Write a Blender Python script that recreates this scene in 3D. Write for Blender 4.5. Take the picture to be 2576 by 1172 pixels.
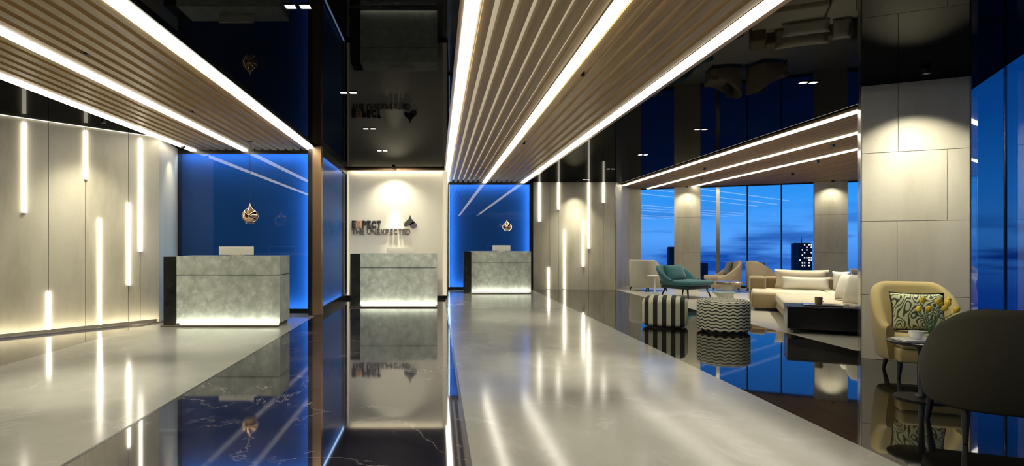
import bpy, bmesh, math, random
from mathutils import Vector, Matrix
random.seed(7)
for o in list(bpy.data.objects): bpy.data.objects.remove(o)
SC = bpy.context.scene
COL = SC.collection
PI = math.pi

# ------------------------------------------------------------------ camera
F, CX, HY, H = 1500.0, 1100.0, 615.0, 1.28          # focal (px), vanishing point, eye height
cam_d = bpy.data.cameras.new('camera'); cam = bpy.data.objects.new('camera', cam_d); COL.objects.link(cam)
cam.location = (0, 0, H); cam.rotation_euler = (PI/2, 0, 0)
cam_d.sensor_width = 36; cam_d.lens = F/2576*36
cam_d.shift_x = (1288-CX)/2576; cam_d.shift_y = (HY-586)/2576
cam_d.clip_end = 5000; cam_d.clip_start = 0.05
SC.camera = cam

# ------------------------------------------------------------------ exposure
SC.view_settings.view_transform = 'Standard'; SC.view_settings.look = 'None'
SC.view_settings.exposure = 0.9; SC.view_settings.gamma = 1.0
SC.view_settings.use_curve_mapping = False
SC.cycles.sample_clamp_indirect = 6.0
SC.cycles.caustics_reflective = False; SC.cycles.caustics_refractive = False

# ------------------------------------------------------------------ world: dusk sky with low cloud banks
W = bpy.data.worlds.new('dusk_sky'); SC.world = W; W.use_nodes = True
wt = W.node_tree; wt.nodes.clear()
def wn(t, **k):
    n = wt.nodes.new(t)
    for a, b in k.items(): setattr(n, a, b)
    return n
wo = wn('ShaderNodeOutputWorld'); wb = wn('ShaderNodeBackground'); tc = wn('ShaderNodeTexCoord')
sx = wn('ShaderNodeSeparateXYZ'); wt.links.new(tc.outputs['Generated'], sx.inputs[0])
mr = wn('ShaderNodeMapRange'); mr.inputs[1].default_value = -0.3; mr.inputs[2].default_value = 0.7
wt.links.new(sx.outputs['Z'], mr.inputs[0])
cr = wn('ShaderNodeValToRGB'); e = cr.color_ramp.elements
e[0].position = 0.0; e[0].color = (.004, .03, .16, 1)
e[1].position = 1.0; e[1].color = (.002, .02, .09, 1)
for p, c in ((.24, (.012, .09, .46, 1)), (.31, (.085, .33, .86, 1)), (.37, (.028, .28, .83, 1)), (.46, (.008, .15, .55, 1)), (.62, (.004, .07, .30, 1))):
    q = e.new(p); q.color = c
wt.links.new(mr.outputs[0], cr.inputs[0])
mp = wn('ShaderNodeMapping'); mp.inputs['Scale'].default_value = (5, 5, 42)
mp.inputs['Location'].default_value = (1.3, .4, .3)
wt.links.new(tc.outputs['Generated'], mp.inputs['Vector'])
nz = wn('ShaderNodeTexNoise'); nz.inputs['Scale'].default_value = 1.0; nz.inputs['Detail'].default_value = 5
nz.inputs['Roughness'].default_value = .5
wt.links.new(mp.outputs[0], nz.inputs['Vector'])
c2 = wn('ShaderNodeValToRGB'); e = c2.color_ramp.elements
e[0].position = .5; e[0].color = (0, 0, 0, 1); e[1].position = .62; e[1].color = (1, 1, 1, 1)
wt.links.new(nz.outputs['Fac'], c2.inputs[0])
m3 = wn('ShaderNodeMapRange'); m3.inputs[1].default_value = .075; m3.inputs[2].default_value = -.01   # clouds only near the horizon
m3.inputs[3].default_value = 0; m3.inputs[4].default_value = 1
wt.links.new(sx.outputs['Z'], m3.inputs[0])
mm = wn('ShaderNodeMath', operation='MULTIPLY'); wt.links.new(c2.outputs[0], mm.inputs[0]); wt.links.new(m3.outputs[0], mm.inputs[1])
mx = wn('ShaderNodeMix', data_type='RGBA'); wt.links.new(mm.outputs[0], mx.inputs[0])
wt.links.new(cr.outputs[0], mx.inputs[6]); mx.inputs[7].default_value = (.004, .055, .34, 1)
wt.links.new(mx.outputs[2], wb.inputs['Color']); wb.inputs['Strength'].default_value = .62
wt.links.new(wb.outputs[0], wo.inputs['Surface'])

# ================================================================== materials
MATS = {}
def base_mat(name):
    m = bpy.data.materials.new(name); m.use_nodes = True
    nt = m.node_tree; nt.nodes.clear()
    out = nt.nodes.new('ShaderNodeOutputMaterial')
    MATS[name] = m
    return m, nt, out
def principled(name, col, rough=.5, metal=0, ior=1.5, coat=0, coat_rough=.03, spec=.5, sheen=0):
    m, nt, out = base_mat(name)
    b = nt.nodes.new('ShaderNodeBsdfPrincipled')
    b.inputs['Base Color'].default_value = (*col, 1); b.inputs['Roughness'].default_value = rough
    b.inputs['Metallic'].default_value = metal; b.inputs['IOR'].default_value = ior
    b.inputs['Coat Weight'].default_value = coat; b.inputs['Coat Roughness'].default_value = coat_rough
    b.inputs['Specular IOR Level'].default_value = spec
    b.inputs['Sheen Weight'].default_value = sheen
    nt.links.new(b.outputs[0], out.inputs[0])
    return m, nt, b
def coords(nt, scale=(1, 1, 1), kind='Object', rot=(0, 0, 0)):
    t = nt.nodes.new('ShaderNodeTexCoord'); p = nt.nodes.new('ShaderNodeMapping')
    p.inputs['Scale'].default_value = scale; p.inputs['Rotation'].default_value = rot
    nt.links.new(t.outputs[kind], p.inputs['Vector']); return p.outputs[0]
def noise(nt, vec, scale, detail=4, rough=.55, dist=0):
    n = nt.nodes.new('ShaderNodeTexNoise'); n.inputs['Scale'].default_value = scale
    n.inputs['Detail'].default_value = detail; n.inputs['Roughness'].default_value = rough
    n.inputs['Distortion'].default_value = dist
    nt.links.new(vec, n.inputs['Vector']); return n.outputs['Fac']
def ramp(nt, fac, stops):
    r = nt.nodes.new('ShaderNodeValToRGB'); el = r.color_ramp.elements
    el[0].position, el[0].color = stops[0][0], (*stops[0][1], 1)
    el[1].position, el[1].color = stops[-1][0], (*stops[-1][1], 1)
    for p, c in stops[1:-1]:
        q = el.new(p); q.color = (*c, 1)
    nt.links.new(fac, r.inputs[0]); return r.outputs[0]
def mixc(nt, fac, a, b, mode='MIX'):
    n = nt.nodes.new('ShaderNodeMix'); n.data_type = 'RGBA'; n.blend_type = mode
    for sock, v in ((n.inputs[0], fac), (n.inputs[6], a), (n.inputs[7], b)):
        if isinstance(v, (int, float)): sock.default_value = v
        elif isinstance(v, tuple): sock.default_value = (*v, 1)
        else: nt.links.new(v, sock)
    return n.outputs[2]
def math_n(nt, op, a, b=0.0):
    n = nt.nodes.new('ShaderNodeMath'); n.operation = op
    for s, v in ((n.inputs[0], a), (n.inputs[1], b)):
        if isinstance(v, (int, float)): s.default_value = v
        else: nt.links.new(v, s)
    return n.outputs[0]
def bump(nt, b, fac, strength=.1, dist=.01):
    n = nt.nodes.new('ShaderNodeBump'); n.inputs['Strength'].default_value = strength; n.inputs['Distance'].default_value = dist
    nt.links.new(fac, n.inputs['Height']); nt.links.new(n.outputs[0], b.inputs['Normal'])

def m_stone(name, c1, c2, c3, rough=.45):
    m, nt, b = principled(name, c2, rough)
    v = coords(nt, (1, 1, .25), 'Object'); v2 = coords(nt, (1, 1, 1), 'Object')
    f = noise(nt, v, 2.2, 6, .6); g = noise(nt, v2, 35, 3, .6)
    c = ramp(nt, f, [(.3, c1), (.5, c2), (.72, c3)])
    c = mixc(nt, math_n(nt, 'MULTIPLY', g, .42), c, c1)
    nt.links.new(c, b.inputs['Base Color']); bump(nt, b, g, .12, .004)
    return m
m_stone('stone', (.37, .34, .25), (.52, .485, .375), (.59, .555, .44))
m_stone('column_stone', (.385, .36, .28), (.49, .465, .375), (.55, .525, .435))
m_stone('plaster', (.66, .62, .51), (.70, .66, .55), (.73, .69, .58), .6)
principled('joint', (.05, .045, .035), .7)
principled('dark_wall', (.07, .06, .05), .6)

def m_marble(name, dark, mid, vein, vein_amt, rough, ior=1.5, scale=1.0, width=.035, coat=0, mask=.48):
    m, nt, b = principled(name, dark, rough, ior=ior, coat=coat, coat_rough=.02)
    v = coords(nt, (scale, scale*.8, scale), 'Object', (0, 0, .5))
    n1 = noise(nt, v, .9, 7, .62, .6)
    base = ramp(nt, noise(nt, v, 1.7, 6, .6), [(.32, dark), (.7, mid)])
    d = math_n(nt, 'ABSOLUTE', math_n(nt, 'SUBTRACT', n1, .5))
    line = math_n(nt, 'LESS_THAN', d, width*.12)
    soft = ramp(nt, d, [(0, (1, 1, 1)), (width, (0, 0, 0))])
    n3 = ramp(nt, noise(nt, v, 2.3, 3), [(mask, (0, 0, 0)), (mask+.16, (1, 1, 1))])
    k = mixc(nt, 1.0, soft, n3, 'MULTIPLY')
    fac = math_n(nt, 'MULTIPLY', k, vein_amt)
    c = mixc(nt, fac, base, vein)
    nt.links.new(c, b.inputs['Base Color'])
    return m
m_marble('floor_light', (.36, .355, .315), (.43, .42, .375), (.52, .515, .48), .5, .13, 1.5, 1.0, .03)
m_marble('floor_dark', (.006, .006, .013), (.045, .041, .06), (.40, .38, .40), .5, .04, 1.9, 1.0, .008, mask=.40)
m_marble('floor_brown', (.005, .0045, .0035), (.016, .014, .010), (.05, .043, .035), .5, .03, 2.1, 1.0, .02)
m_marble('floor_taupe', (.16, .145, .115), (.20, .18, .145), (.25, .23, .2), .4, .07, 1.6, 1.0, .02)
m_marble('floor_lounge', (.50, .47, .39), (.56, .53, .45), (.62, .6, .54), .4, .25, 1.45, 1.0, .03)
m_marble('desk_marble', (.38, .42, .36), (.66, .70, .61), (.84, .86, .78), .7, .28, 1.5, 3.4, .06)
m_marble('desk_marble_dark', (.012, .014, .013), (.025, .027, .025), (.06, .06, .06), .3, .12, 1.5, 3.0, .03)

def m_film(name, col, rough, k0, k1):
    m, nt, out = base_mat(name)
    d_ = nt.nodes.new('ShaderNodeBsdfDiffuse'); d_.inputs[0].default_value = (*col, 1)
    g = nt.nodes.new('ShaderNodeBsdfGlossy'); g.inputs['Roughness'].default_value = rough
    fr = nt.nodes.new('ShaderNodeFresnel'); fr.inputs['IOR'].default_value = 1.5
    a = nt.nodes.new('ShaderNodeMixShader')
    nt.links.new(math_n(nt, 'ADD', math_n(nt, 'MULTIPLY', fr.outputs[0], k1), k0), a.inputs[0])
    nt.links.new(d_.outputs[0], a.inputs[1]); nt.links.new(g.outputs[0], a.inputs[2]); nt.links.new(a.outputs[0], out.inputs[0])
m_film('black_gloss', (.002, .0023, .0024), .015, .02, .07)
principled('black_trim', (.008, .008, .009), .25)
principled('black_metal', (.012, .012, .013), .35, metal=.3)
principled('bronze', (.30, .19, .11), .32, metal=.85)
principled('champagne', (.55, .47, .36), .25, metal=.9)
principled('steel', (.55, .55, .54), .18, metal=1)
principled('white_plastic', (.78, .75, .66), .35)
principled('white_ceramic', (.82, .80, .76), .15)
principled('dark_screen', (.01, .01, .012), .1)

def m_wood(name, c1, c2, c3, rough=.4):
    m, nt, b = principled(name, c2, rough)
    v = coords(nt, (14, .6, 14), 'Object')
    f = noise(nt, v, 1.6, 6, .62, .5)
    inf = nt.nodes.new('ShaderNodeObjectInfo')
    c = ramp(nt, f, [(.3, c1), (.52, c2), (.75, c3)])
    hs = nt.nodes.new('ShaderNodeHueSaturation')
    mrn = nt.nodes.new('ShaderNodeMapRange'); mrn.inputs[3].default_value = .86; mrn.inputs[4].default_value = 1.12
    nt.links.new(inf.outputs['Random'], mrn.inputs[0]); nt.links.new(mrn.outputs[0], hs.inputs['Value'])
    nt.links.new(c, hs.inputs['Color']); nt.links.new(hs.outputs[0], b.inputs['Base Color'])
    bump(nt, b, f, .08, .003)
    return m
m_wood('slat_wood', (.31, .195, .07), (.41, .27, .11), (.50, .345, .155))
m_wood('lounge_wood', (.24, .145, .055), (.31, .19, .075), (.37, .235, .10), .65)
m_wood('plain_back', (.30, .21, .11), (.38, .27, .15), (.44, .32, .19), .6)
m_wood('slat_back_glow', (.72, .67, .53), (.78, .73, .58), (.82, .78, .64), .6)
_b = [n for n in MATS['slat_back_glow'].node_tree.nodes if n.type == 'BSDF_PRINCIPLED'][0]      # glow added to the board so the slat gaps stay pale
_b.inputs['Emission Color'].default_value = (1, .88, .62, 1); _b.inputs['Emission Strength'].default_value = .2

def m_emit(name, col, s):
    m, nt, out = base_mat(name)
    n = nt.nodes.new('ShaderNodeEmission'); n.inputs[0].default_value = (*col, 1); n.inputs[1].default_value = s
    nt.links.new(n.outputs[0], out.inputs[0]); return m
m_emit('led_ceiling', (1, .94, .78), 5.0)
m_emit('led_bar', (1, .93, .78), 4.0)
m_emit('led_cove', (1, .91, .68), 9.0)
m_emit('led_foot', (1, .91, .68), 24.0)
m_emit('led_soft', (1, .88, .62), .42)
m_emit('led_desk', (1, .97, .82), 34.0)
m_emit('led_line', (1, .93, .78), 1.3)
m_emit('led_blue', (.42, .66, 1.0), 32.0)
m_emit('led_blue_side', (.45, .66, 1.0), 4.5)
m_emit('lens', (1, .97, .92), 9.0)
m_emit('lit_window', (1, .93, .8), 1.2)

def m_glass(name, tint=(1, 1, 1), ior=1.5, rough=0.0, extra=0.0):
    m, nt, out = base_mat(name)
    t = nt.nodes.new('ShaderNodeBsdfTransparent'); t.inputs[0].default_value = (*tint, 1)
    g = nt.nodes.new('ShaderNodeBsdfGlossy'); g.inputs['Roughness'].default_value = rough
    fr = nt.nodes.new('ShaderNodeFresnel'); fr.inputs['IOR'].default_value = ior
    mxs = nt.nodes.new('ShaderNodeMixShader')
    ge = nt.nodes.new('ShaderNodeNewGeometry')
    front = math_n(nt, 'SUBTRACT', 1.0, ge.outputs['Backfacing'])      # one reflection per sheet, none on its inner side
    nt.links.new(math_n(nt, 'MULTIPLY', fr.outputs[0], front), mxs.inputs[0]); nt.links.new(t.outputs[0], mxs.inputs[1]); nt.links.new(g.outputs[0], mxs.inputs[2])
    nt.links.new(mxs.outputs[0], out.inputs[0]); return m
m_glass('window_glass', (.97, .985, 1), 1.35)
m_glass('tinted_glass', (.45, .58, .66), 1.5)
m_glass('panel_glass', (.93, .96, 1), 1.5)
m_glass('satin_glass', (.93, .96, 1), 1.06)
m_glass('table_glass', (.85, .93, .92), 1.5)
principled('blue_paint_side_lit', (.03, .14, .42), .6, spec=.1)  # paint lightened to make up for the dimmer side lamps
principled('blue_paint', (.008, .055, .17), .6, spec=.1)

def m_fabric(name, c1, c2, rough=.85, scale=180, sheen=.2):
    m, nt, b = principled(name, c1, rough, sheen=sheen)
    v = coords(nt, (1, 1, 1), 'Object')
    f = noise(nt, v, scale, 2, .6); g = noise(nt, v, 6, 3)
    c = mixc(nt, f, c1, c2); c = mixc(nt, math_n(nt, 'MULTIPLY', g, .35), c, tuple(x*.75 for x in c1))
    nt.links.new(c, b.inputs['Base Color']); bump(nt, b, f, .25, .003); return m
m_fabric('tan_fabric', (.36, .28, .10), (.45, .36, .145))
m_fabric('dark_fabric', (.022, .021, .012), (.052, .047, .028), sheen=0)
m_fabric('beige_fabric', (.30, .235, .155), (.38, .30, .20))
m_fabric('grey_beige_fabric', (.40, .37, .28), (.48, .44, .34))
m_fabric('teal_fabric', (.008, .085, .095), (.02, .135, .145), sheen=.3)
m_fabric('dark_teal', (.006, .022, .028), (.01, .03, .036))
m_fabric('cream_fabric', (.62, .54, .38), (.70, .62, .46))
m_fabric('light_fabric', (.66, .62, .50), (.74, .70, .58))
m_fabric('brown_fabric', (.24, .175, .085), (.30, .22, .115))
m_fabric('charcoal_fabric', (.05, .05, .05), (.09, .09, .085))
principled('yellow_petal', (.85, .62, .03), .45)
principled('stem_green', (.05, .12, .02), .5)
principled('copper_mirror', (.80, .52, .34), .04, metal=1)
principled('sign_black', (.015, .012, .012), .4)
principled('sign_orange', (.55, .20, .06), .4)
principled('sign_grey', (.10, .085, .08), .4)
principled('sign_violet', (.10, .075, .10), .25)
principled('tower_wall', (.003, .006, .022), .6)

def m_stripe():
    m, nt, b = principled('stripe_fabric', (.7, .7, .6), .85)
    t = nt.nodes.new('ShaderNodeTexCoord'); s = nt.nodes.new('ShaderNodeSeparateXYZ'); nt.links.new(t.outputs['Object'], s.inputs[0])
    f = math_n(nt, 'FRACT', math_n(nt, 'ADD', math_n(nt, 'MULTIPLY', s.outputs[0], 1/.128), 20.2))
    k = math_n(nt, 'LESS_THAN', f, .5)
    nt.links.new(mixc(nt, k, (.62, .61, .46), (.02, .022, .016)), b.inputs['Base Color'])
m_stripe()
def m_zigzag():
    m, nt, b = principled('zigzag_fabric', (.7, .7, .6), .85)
    t = nt.nodes.new('ShaderNodeTexCoord'); s = nt.nodes.new('ShaderNodeSeparateXYZ'); nt.links.new(t.outputs['Object'], s.inputs[0])
    a = math_n(nt, 'ARCTAN2', s.outputs[1], s.outputs[0])
    w = math_n(nt, 'MULTIPLY', math_n(nt, 'SINE', math_n(nt, 'MULTIPLY', a, 20.0)), .009)
    r = math_n(nt, 'SQRT', math_n(nt, 'ADD', math_n(nt, 'MULTIPLY', s.outputs[0], s.outputs[0]), math_n(nt, 'MULTIPLY', s.outputs[1], s.outputs[1])))
    q = math_n(nt, 'ADD', math_n(nt, 'SUBTRACT', s.outputs[2], r), w)
    f = math_n(nt, 'FRACT', math_n(nt, 'ADD', math_n(nt, 'MULTIPLY', q, 1/.047), 50.0))
    k = math_n(nt, 'LESS_THAN', f, .42)
    nt.links.new(mixc(nt, k, (.66, .65, .50), (.03, .032, .024)), b.inputs['Base Color'])
m_zigzag()
def m_maze():
    m, nt, b = principled('maze_fabric', (.7, .7, .5), .85)
    v = coords(nt, (1.35, 1, .8), 'Object')
    n = noise(nt, v, 9.0, 0, .4, .2)
    s = math_n(nt, 'SINE', math_n(nt, 'MULTIPLY', n, 58.0))
    k = math_n(nt, 'GREATER_THAN', s, .25)
    nt.links.new(mixc(nt, k, (.66, .68, .40), (.07, .085, .035)), b.inputs['Base Color'])
m_maze()

# ================================================================== mesh helpers
def link(name, me, mat, parent=None, smooth=False):
    o = bpy.data.objects.new(name, me); COL.objects.link(o)
    if mat: me.materials.append(MATS[mat])
    if smooth:
        for p in me.polygons: p.use_smooth = True
    if parent: o.parent = parent
    return o
def pyd(name, v, f, mat, parent=None, smooth=False):
    me = bpy.data.meshes.new(name); me.from_pydata(v, [], f); me.update()
    bm = bmesh.new(); bm.from_mesh(me); bmesh.ops.recalc_face_normals(bm, faces=bm.faces); bm.to_mesh(me); bm.free()
    return link(name, me, mat, parent, smooth)
def box(name, x0, x1, y0, y1, z0, z1, mat, parent=None, bev=0, seg=1):
    bm = bmesh.new()
    vs = [bm.verts.new((x, y, z)) for x in (x0, x1) for y in (y0, y1) for z in (z0, z1)]
    for q in ((0, 1, 3, 2), (4, 6, 7, 5), (0, 4, 5, 1), (2, 3, 7, 6), (0, 2, 6, 4), (1, 5, 7, 3)):
        bm.faces.new([vs[i] for i in q])
    bmesh.ops.recalc_face_normals(bm, faces=bm.faces)
    if bev: bmesh.ops.bevel(bm, geom=bm.edges[:], offset=bev, segments=seg, affect='EDGES', profile=.5)
    me = bpy.data.meshes.new(name); bm.to_mesh(me); bm.free()
    return link(name, me, mat, parent, seg > 1)
def prism(name, pts, z0, z1, mat, parent=None, bev=0):
    n = len(pts)
    v = [(x, y, z0) for x, y in pts] + [(x, y, z1) for x, y in pts]
    f = [tuple(range(n)), tuple(range(n, 2*n))] + [(i, (i+1) % n, n+(i+1) % n, n+i) for i in range(n)]
    o = pyd(name, v, f, mat, parent)
    if bev:
        bm = bmesh.new(); bm.from_mesh(o.data)
        bmesh.ops.bevel(bm, geom=bm.edges[:], offset=bev, segments=2, affect='EDGES', profile=.5)
        bm.to_mesh(o.data); bm.free()
    return o
def lathe(name, prof, mat, parent=None, seg=32, smooth=True):
    v, f = [], []
    for r, z in prof:
        for i in range(seg):
            a = 2*PI*i/seg; v.append((r*math.cos(a), r*math.sin(a), z))
    m = len(prof)
    for j in range(m-1):
        for i in range(seg):
            k = (i+1) % seg
            f.append((j*seg+i, j*seg+k, (j+1)*seg+k, (j+1)*seg+i))
    f.append(tuple(range(seg))[::-1]); f.append(tuple((m-1)*seg+i for i in range(seg)))
    o = pyd(name, v, f, mat, parent, smooth)
    if smooth: sharp(o)
    return o
def sharp(o, ang=40):
    bm = bmesh.new(); bm.from_mesh(o.data)
    for e_ in bm.edges:
        if len(e_.link_faces) == 2 and e_.calc_face_angle(0) > math.radians(ang): e_.smooth = False
    bm.to_mesh(o.data); bm.free()
def tube(name, pts, rad, mat, parent=None, seg=10):
    if isinstance(rad, (int, float)): rad = [rad]*len(pts)
    v, f = [], []
    pts = [Vector(p) for p in pts]
    for i, p in enumerate(pts):
        d = (pts[min(i+1, len(pts)-1)] - pts[max(i-1, 0)]).normalized()
        up = Vector((0, 0, 1)) if abs(d.z) < .95 else Vector((1, 0, 0))
        a = d.cross(up).normalized(); b = d.cross(a)
        for k in range(seg):
            t = 2*PI*k/seg; v.append(p + (a*math.cos(t) + b*math.sin(t))*rad[i])
    n = len(pts)
    for j in range(n-1):
        for k in range(seg):
            q = (k+1) % seg; f.append((j*seg+k, j*seg+q, (j+1)*seg+q, (j+1)*seg+k))
    f.append(tuple(range(seg))); f.append(tuple((n-1)*seg+k for k in range(seg)))
    o = pyd(name, [tuple(x) for x in v], f, mat, parent, True); sharp(o, 60); return o
def pillow(name, w, h, t, mat, parent=None, n=14):
    """soft square cushion lying in the local XZ plane, thickness along Y"""
    v, f = [], []
    def g(s, u, q):
        a, b = u, q
        k = max(0, (1-abs(a)**3.2))**.5 * max(0, (1-abs(b)**3.2))**.5
        pin = 1 - .07*(1-b*b) if True else 1
        x = w/2*a*(1 - .08*(1-b*b)*abs(a)); z = h/2*b*(1 - .08*(1-a*a)*abs(b))
        return (x, s*t/2*k, z)
    for s in (-1, 1):
        for i in range(n+1):
            for j in range(n+1): v.append(g(s, -1+2*i/n, -1+2*j/n))
    N = (n+1)**2
    for s in (0, 1):
        for i in range(n):
            for j in range(n):
                a = s*N+i*(n+1)+j; q = (a, a+1, a+n+2, a+n+1); f.append(q if s else q[::-1])
    me = bpy.data.meshes.new(name); me.from_pydata(v, [], f)
    bm = bmesh.new(); bm.from_mesh(me); bmesh.ops.remove_doubles(bm, verts=bm.verts, dist=1e-4)
    bmesh.ops.recalc_face_normals(bm, faces=bm.faces); bm.to_mesh(me); bm.free()
    return link(name, me, mat, parent, True)
def thing(name, label, cat, loc=(0, 0, 0), rz=0, group=None):
    o = bpy.data.objects.new(name, None); COL.objects.link(o); o.empty_display_size = .1
    o.location = loc; o.rotation_euler = (0, 0, rz)
    o['label'] = label; o['category'] = cat
    if group: o['group'] = group
    return o
def tag(o, label, cat, group=None):
    o['label'] = label; o['category'] = cat
    if group: o['group'] = group
    return o
def struct(o, label=None):
    o['kind'] = 'structure'
    if label: o['label'] = label
    return o
def sroot(name, label):
    o = bpy.data.objects.new(name, None); COL.objects.link(o); o['kind'] = 'structure'; o['label'] = label; return o
def spot(name, loc, target, power, half_deg, blend, col=(1, .94, .76), rad=.03, parent=None):
    d = bpy.data.lights.new(name, 'SPOT'); d.energy = power; d.spot_size = math.radians(2*half_deg); d.spot_blend = blend
    d.color = col; d.shadow_soft_size = rad
    o = bpy.data.objects.new(name, d); COL.objects.link(o)
    v = Vector(target)-Vector(loc)
    o.rotation_euler = v.to_track_quat('-Z', 'Y').to_euler(); o.location = loc
    if parent:
        o.parent = parent; o.location = Vector(loc)-parent.location
    return o
def fx(px, Y): return (px-CX)*Y/F
def fz(py, Y): return H-(py-HY)*Y/F

# ================================================================== plan of the place
ZC = 3.06                      # black ceiling
ZP = 3.03                      # underside of slatted panels
Y1, Y2, Y3, YR = 11.1, 14.1, 16.8, 17.0
WA, WB = Vector((-4.62, 9.9)), Vector((-9.95, 3.17))       # skewed left wall, far end -> near end
G0 = Vector((5.44, 5.53)); GD = Vector((.515, 1.0))         # right glass line
GK = Vector((7.27, 9.09)); GC = Vector((12.41, 16.03))      # kink behind the column, far corner
GN = G0 - GD*8.0                                            # near end
P0 = Vector((6.4, 18.75)); PD = Vector((.911, -.412))       # window wall
YB = -2.4                                                   # back wall behind the camera
def win_pt(px):
    k = (px-CX)/F; s = (k*P0.y-P0.x)/(PD.x-k*PD.y); return P0+PD*s
def lw_pt(px):
    d = WB-WA; k = (px-CX)/F; s = (k*WA.y-WA.x)/(d.x-k*d.y); return WA+d*s

# ------------------------------------------------------------------ floor
fl = sroot('floor', 'polished stone floor of light and dark marble bands')
def slab(name, pts, mat, z1=0.0): return prism(name, pts, -.06, z1, mat, fl)
slab('marble_band', [(-12, YB), (-4.6, YB), (-4.6, 11.3), (-12, 11.3)], 'floor_taupe')
slab('marble_band', [(-4.6, YB), (-2.17, YB), (-2.17, 11.3), (-4.6, 11.3)], 'floor_light')
slab('marble_band', [(-2.17, YB), (.19, YB), (.19, 14.4), (-2.17, 14.4)], 'floor_dark')
slab('marble_band', [(.19, YB), (2.69, YB), (2.69, 17.1), (.19, 17.1)], 'floor_light')
slab('marble_band', [(2.69, .13), (5.05, 4.71), (5.05, 17.2), (2.69, 17.2)], 'floor_brown')
slab('marble_band', [(5.05, 4.71), (6.33, 7.2), (5.05, 7.2)], 'floor_brown')
slab('marble_band', [(5.05, 7.2), (6.33, 7.2), (7.32, 9.07), (12.5, 16.05), (6.45, 18.85), (5.05, 18.85)], 'floor_lounge')
for x in (-2.17, .19):
    box('inlay_strip', x-.012, x+.012, YB, 11.0 if x < 0 else 14.3, -.001, .001, 'black_trim', fl)

# ------------------------------------------------------------------ ceiling
ce = sroot('ceiling', 'mirror-black glossy ceiling')
def cslab(pts): return prism('gloss_panel', pts, ZC, ZC+.2, 'black_gloss', ce)
cslab([(-12, YB), (-4.62, YB), (-4.62, 11.3), (-12, 11.3)])
cslab([(-2.2, YB), (.16, YB), (.16, 14.5), (-2.2, 14.5)])
cslab([(2.54, -.13), (5.42, 5.46), (5.42, 18.0), (2.54, 18.0)])
cslab([(5.42, 5.46), (6.21, 6.98), (5.42, 6.98)])
cslab([(-4.62, 11.12), (-2.2, 11.12), (-2.2, 11.6), (-4.62, 11.6)])
prism('roof_slab', [(-13, YB-.5), (2.1, YB-.5), (2.5, -.6), (7.45, 9.0), (12.6, 16.0), (6.4, 19.0), (-13, 20)], ZC+.2, ZC+.4, 'black_trim', ce)

def slat_panel(name, label, x0, x1, y0f, y1f, lines, mat, pitch=.146, sw=.080, trim=None, back='slat_back_glow', D=.075):
    r = thing(name, label, 'ceiling panel', ((x0+x1)/2, 0, ZP))
    ox = (x0+x1)/2
    def bar(nm, a, b, za, zb, m, cut=0):
        ya, yb = max(y0f(a), y0f(b)), min(y1f(a), y1f(b))
        if yb-ya < .2: return
        prism(nm, [(a-ox, ya), (b-ox, ya), (b-ox, yb), (a-ox, yb)], za, zb, m, r)
    n = max(1, int((x1-x0)/1.2))
    for i in range(n):
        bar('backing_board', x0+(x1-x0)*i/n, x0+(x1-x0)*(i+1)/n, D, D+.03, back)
    edges = [x0] + [v for a, b in lines for v in (a, b)] + [x1]
    for a, b in lines:
        bar('light_strip', a, b, -.018, .012, 'led_ceiling')
        bar('strip_channel', a, b, .013, D, 'black_metal')
    gaps = [(edges[i], edges[i+1]) for i in range(0, len(edges), 2)]
    for a, b in gaps:
        if b-a < .15:
            if b-a > .02: bar('edge_trim', a+.002, b-.002, .0, D, trim or mat)
            continue
        k = max(1, round((b-a)/pitch)); p = (b-a)/k
        for i in range(k):
            c = a+p*(i+.5); bar('slat', c-sw/2, c+sw/2, 0, D, mat)
    return r
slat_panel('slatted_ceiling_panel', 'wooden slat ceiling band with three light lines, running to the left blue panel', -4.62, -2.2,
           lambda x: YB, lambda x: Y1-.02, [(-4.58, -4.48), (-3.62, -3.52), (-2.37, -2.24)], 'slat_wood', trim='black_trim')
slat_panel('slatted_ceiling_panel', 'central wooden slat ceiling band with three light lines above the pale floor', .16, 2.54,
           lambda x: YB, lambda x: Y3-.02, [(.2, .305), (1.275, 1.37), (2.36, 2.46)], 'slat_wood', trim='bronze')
def lo0(x):
    if x < 6.2: return 7.0
    if x < GK.x: return G0.y+(x-G0.x)/.515+.1
    return GK.y+(x-GK.x)/(GC.x-GK.x)*(GC.y-GK.y)+.15
def lo1(x):
    if x < 6.06: return 17+max(0, x-5.08)*1.786-.05
    if x < 6.4: return 18.68
    return P0.y-(x-P0.x)*.4523-.06
slat_panel('slatted_ceiling_panel', 'wooden ceiling with three slim light lines over the lounge', 5.42, 11.8,
           lo0, lo1, [(5.46, 5.55), (6.53, 6.60), (7.65, 7.72)], 'lounge_wood', sw=.128, trim='lounge_wood', back='plain_back', D=.03)

# ------------------------------------------------------------------ walls
def wall_seg(name, a, b, t, z0, z1, mat, parent=None, off=0.0):
    """vertical slab from a to b (plan); front face offset 'off' along its left normal, thickness t behind"""
    a, b = Vector(a), Vector(b); d = (b-a).normalized(); n = Vector((-d.y, d.x))
    p = [a+n*off, b+n*off, b+n*(off-t), a+n*(off-t)]
    return prism(name, [tuple(q) for q in p], z0, z1, mat, parent)

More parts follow.
